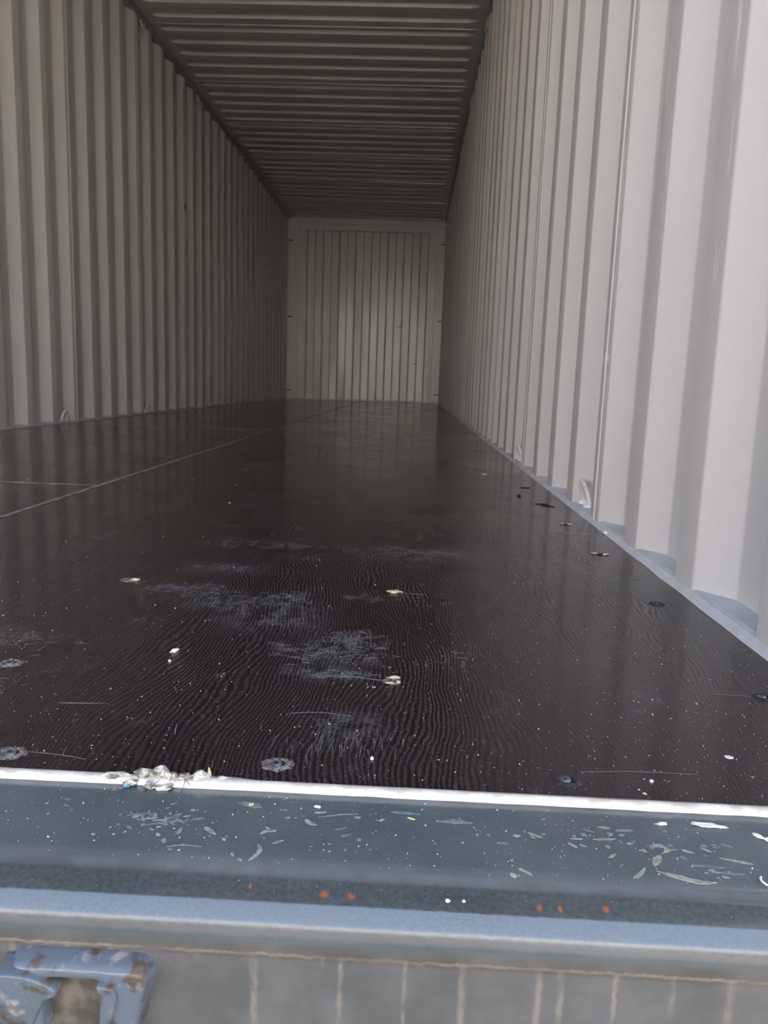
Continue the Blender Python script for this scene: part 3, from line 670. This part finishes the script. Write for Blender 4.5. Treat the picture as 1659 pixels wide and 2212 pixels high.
# ------------------------------------------------------------------ screws in the floor
def floor_screw(x, y, label, r=0.0085, torn=None, dark=False, seed=0):
    t = thing('floor_screw', label, 'screw', (x, y, 0), 0, 'screws in the floor')
    bm = bmesh.new(); m = 40; rings = []
    for rr, z in ((0.58, 0.0002), (0.72, 0.0016), (0.9, 0.0021), (1.1, 0.0012), (1.32, 0.00005)):
        rings.append([])
        for k in range(m):
            a = 2 * math.pi * k / m; v = 1 + 0.22 * noise.noise((math.cos(a) * 2.5 + seed * 3, math.sin(a) * 2.5, rr)) + 0.10 * noise.noise((math.cos(a) * 8 + seed, math.sin(a) * 8, rr * 3))
            rings[-1].append(bm.verts.new((r * rr * v * math.cos(a) * 1.12, r * rr * v * math.sin(a), z * (0.7 + 0.6 * abs(noise.noise((math.cos(a) * 6, math.sin(a) * 6, seed)))))))
    for a, b in zip(rings, rings[1:]):
        for k in range(m): bm.faces.new((a[k], b[k], b[(k + 1) % m], a[(k + 1) % m]))
    obj('chipped_rim', bm, M_rim_dark if dark else M_rim, t)
    bm = bmesh.new(); add_plate(bm, [(r * 0.75 * math.cos(2 * math.pi * k / 24), r * 0.75 * math.sin(2 * math.pi * k / 24)) for k in range(24)], -0.0008, 0.00025); h = obj('hole', bm, M_hole, t)
    bm = bmesh.new(); prof = ((0.0, 0.0012), (0.30, 0.0011), (0.52, 0.0007), (0.56, 0.0002)); prev = None
    ringz = []
    for rr, z in prof[1:]: ringz.append([bm.verts.new((r * rr * math.cos(2 * math.pi * k / 24) - 0.0012, r * rr * math.sin(2 * math.pi * k / 24) + 0.0008, z)) for k in range(24)])
    bm.faces.new(ringz[0])
    for a, b in zip(ringz, ringz[1:]):
        for k in range(24): bm.faces.new((a[k], b[k], b[(k + 1) % 24], a[(k + 1) % 24]))
    hd = obj('screw_head', bm, M_screw, t)
    bm = bmesh.new()
    for a in (0.4, 0.4 + math.pi / 2):
        c, s = math.cos(a), math.sin(a); q = r * 0.24; w = r * 0.05
        add_plate(bm, [(c * q - s * w - 0.0012, s * q + c * w + .0008), (-c * q - s * w - 0.0012, -s * q + c * w + .0008), (-c * q + s * w - 0.0012, -s * q - c * w + .0008), (c * q + s * w - 0.0012, s * q - c * w + .0008)], 0.001, 0.00135)
    obj('cross_slot', bm, M_hole, hd)
    if torn:
        for k, (dx, dy, sx, sy, sz) in enumerate(torn):
            bm = bmesh.new(); add_chip(bm, (dx, dy, 0.0016), (sx, sy, sz), seed=seed * 3 + k, rough=0.9); obj('wood_splinter', bm, M_wood, t, True)
floor_screw(1.664, 0.0255, 'bluish floor screw in a chipped rim, far left of the front row', 0.0082, seed=1)
floor_screw(1.864, 0.0290, 'floor screw with loose tan rim just behind the front edge, middle of the front row', 0.0082, seed=2)
floor_screw(2.078, 0.0265, 'bluish floor screw in a dark chipped hole, right of the front row', 0.0078, seed=3, dark=True)
floor_screw(1.571, 0.203, 'floor screw with pale torn rim at the left edge of the photo, second row', 0.0085, [(-0.010, -0.006, 0.004, 0.0025, 0.0015)], seed=4)
floor_screw(1.945, 0.202, 'floor screw ringed by yellow splinters at the end of a scratch, middle of the floor', 0.0062, [(0.001, 0.0062, 0.0075, 0.0022, 0.0016), (0.006, -0.004, 0.002, 0.003, 0.0012), (-0.002, -0.0075, 0.004, 0.0016, 0.001)], seed=5)
floor_screw(2.299, 0.205, 'dark floor screw at the right edge of the photo, second row', 0.0075, dark=True, seed=6)
floor_screw(1.569, 0.529, 'floor screw with grey torn rim at the left end of the scuffed patch', 0.0085, [(0.010, 0.0, 0.006, 0.005, 0.0016)], seed=7)
floor_screw(2.296, 0.522, 'black floor screw circled by a scratch near the right wall', 0.0078, dark=True, seed=8)
floor_screw(1.942, 0.5235, 'floor screw hidden under a cream splinter above the scuffed patch', 0.0055, [(-0.002, 0.0, 0.0090, 0.0060, 0.0016)], dark=True, seed=9)
floor_screw(2.294, 0.832, 'floor screw between two tan splinters near the right wall', 0.006, [(-0.0095, 0.002, 0.006, 0.006, 0.0012), (0.009, -0.003, 0.006, 0.005, 0.0012)], dark=True, seed=10)
floor_screw(2.290, 1.126, 'small floor screw with tan splinters beside the first lashing ring on the right', 0.0055, [(-0.008, 0.0, 0.005, 0.006, 0.0012), (0.008, 0.0, 0.005, 0.006, 0.0012)], dark=True, seed=11)

# ------------------------------------------------------------------ loose bits
def chip(name, label, cat, x, y, size, mat, yaw=0, seed=0, z=0.0, rough=0.5, group=None):
    bm = bmesh.new(); add_chip(bm, (0, 0, size[2] * 0.75), size, seed=seed, sub=3, yaw=yaw, rough=rough)
    o = obj(name, bm, mat, None, True); 
    if z is None: y = slope_y(y); z = plate_z(y) + 0.0003
    o.location = (x, y, z); tag(o, label, cat, group); return o
chip('paint_flake', 'cream curled paint flake left of the scuffed patch on the brown floor', 'flake', 1.7172, 0.256, (0.0046, 0.0020, 0.0018), M_white, 0.75, 1, rough=0.9)
chip('crumb', 'yellow crumb just in front of the cream curled flake', 'crumb', 1.7212, 0.2265, (0.0016, 0.0016, 0.0014), M_straw, 0, 2)
chip('pebble', 'round white pebble near the front edge of the floor', 'pebble', 1.9337, 0.0435, (0.0014, 0.0016, 0.0014), M_white, 0, 3, rough=0.25)
chip('paint_flake', 'white oval flake on the floor close to the right edge of the photo', 'flake', 2.2150, 0.0760, (0.0036, 0.0030, 0.0007), M_white, -0.3, 4, rough=0.15)
chip('crumb', 'white crumb right of the dark front screw, by the sealant', 'crumb', 2.1405, 0.0300, (0.0014, 0.0014, 0.0012), M_white, 0, 5)
chip('wood_chip', 'orange-brown wood chip beside the sealant at the right', 'wood chip', 2.1300, 0.0120, (0.0016, 0.0010, 0.0008), M_wood, -0.6, 6)
chip('sliver', 'black sliver near the right wall, farther one of two', 'sliver', 2.286, 1.404, (0.017, 0.008, 0.0012), M_black, -0.1, 7, rough=0.3)
chip('sliver', 'black sliver near the right wall, nearer one of two', 'sliver', 2.297, 1.375, (0.016, 0.007, 0.0012), M_black, -0.15, 8, rough=0.3)
chip('sliver', 'thin dark sliver farther back beside the right wall', 'sliver', 2.290, 1.715, (0.014, 0.008, 0.0012), M_black, 0.0, 9, rough=0.3)
chip('crumb', 'dark crumb on the floor left of the black slivers', 'crumb', 2.247, 1.535, (0.005, 0.006, 0.003), M_black, 0, 10)
chip('wood_chip', 'pale chip on the floor beyond the black slivers', 'wood chip', 2.20, 2.02, (0.009, 0.008, 0.0015), M_white, 0.2, 11)
SZ = None
chip('straw_sliver', 'yellow straw sliver on the grey sill below the sealant', 'sliver', 1.9640, -0.0215, (0.0030, 0.0007, 0.0006), M_straw, -0.35, 12, SZ, 0.2)
chip('paint_flake', 'white jagged flake on the sill under the sealant, left of centre', 'flake', 1.8995, -0.0130, (0.0024, 0.0012, 0.0008), M_white, -0.1, 13, SZ)
chip('sealant_scrap', 'white zigzag sealant scrap on the sill at the right', 'scrap', 2.1650, -0.0115, (0.0095, 0.0022, 0.0010), M_white, -0.05, 14, SZ, 0.9)
chip('sealant_scrap', 'small white sealant scrap left of the zigzag scrap on the sill', 'scrap', 2.1330, -0.0125, (0.0040, 0.0012, 0.0009), M_white, 0.1, 15, SZ, 0.8)
chip('grit', 'dark and pale grit crumb on the middle of the sill plate', 'crumb', 2.0263, -0.0620, (0.0016, 0.0010, 0.0010), M_rim, 0, 16, SZ)
chip('paint_flake', 'white dot of paint in the groove of the sill', 'flake', 1.9860, -0.0925, (0.0015, 0.0013, 0.0010), M_white, 0, 17, -0.0172, 0.3)
chip('paint_flake', 'smaller white dot of paint in the groove of the sill', 'flake', 1.9955, -0.0920, (0.0010, 0.0009, 0.0008), M_white, 0, 18, -0.0172, 0.3)
chip('straw_crumb', 'tan crumb on the sill under the torn sealant', 'crumb', 1.8545, -0.0150, (0.0018, 0.0010, 0.0010), M_straw, 0.5, 19, SZ, 0.7)
chip('plastic_fleck', 'light blue plastic fleck stuck in the torn sealant', 'fleck', 1.7635, -0.0072, (0.0022, 0.0014, 0.0010), M_blue, 0.1, 20, -0.0035, 0.4)
chip('wood_splinter', 'upright tan splinter at the right end of the torn sealant', 'splinter', 1.8195, 0.0030, (0.0012, 0.0010, 0.0042), M_wood, 0.2, 21, 0.0010, 0.6)
bm = bmesh.new(); add_tube(bm, smooth_path([(0, 0, 0.0008), (-0.0016, -0.0025, 0.0014), (-0.0014, -0.0055, 0.0012), (0.0004, -0.0080, 0.0008)], 4), 0.0007, 6)
o = obj('fibre_curl', bm, M_white); o.location = (2.1790, slope_y(-0.066), plate_z(slope_y(-0.066)) + 0.0003); tag(o, 'white curled fibre on the sill at the right', 'fibre')
bm = bmesh.new(); add_tube(bm, smooth_path([(-0.006, 0.004, 0.0008), (-0.001, -0.002, 0.0012), (0.002, -0.003, 0.0012), (0.007, 0.001, 0.0008)], 4), [0.0006, 0.0012, 0.0016, 0.0013] * 3 + [0.001], 6)
o = obj('sealant_scrap', bm, M_white, None, True); o.location = (2.1975, slope_y(-0.0225), plate_z(slope_y(-0.0225)) + 0.0003); tag(o, 'white V-shaped sealant scrap on the sill by the right edge', 'scrap')

# fine grit nobody could count
def grit(name, label, spots, seed):
    random.seed(seed); bm = bmesh.new()
    for x, y, z, s in spots():
        vs = [bm.verts.new((x + s * random.uniform(-1, 1), y + s * random.uniform(-1, 1), z + (0 if k < 3 else s * random.uniform(0.7, 1.2)))) for k in range(4)]
        for q in ((0, 1, 3), (1, 2, 3), (2, 0, 3)): bm.faces.new([vs[i] for i in q])
    bmesh.ops.recalc_face_normals(bm, faces=bm.faces[:])
    o = obj(name, bm, M_speck); tag(o, label, 'grit'); o['kind'] = 'stuff'
def floor_spots():
    for _ in range(3000):
        y = 0.006 + random.expovariate(5.0); x = random.uniform(1.2, 2.34)
        if y < 1.6: yield x, y, 0.0001, random.choice((0.00035, 0.0005, 0.0006, 0.0008, 0.0011)) * (0.8 + 0.6 * y)
    for _ in range(220):
        y = random.uniform(1.2, 5.0); yield random.uniform(0.9, 2.3), y, 0.0001, random.uniform(0.001, 0.0028)
def sill_spots():
    for _ in range(900):
        y = -0.008 - 0.068 * random.random(); yield random.uniform(1.66, 2.24), y, plate_z(y) + 0.0001, random.choice((0.0002, 0.0003, 0.0003, 0.0005, 0.0008))
    for _ in range(120):
        y = -0.082 - 0.014 * random.random(); yield random.uniform(1.66, 2.24), y, -0.0158 + (y + 0.084) * 0.23, random.choice((0.0002, 0.0004))
grit('floor_grit', 'pale grit scattered over the brown floor', floor_spots, 3)
grit('sill_grit', 'pale grit scattered over the grey sill', sill_spots, 4)
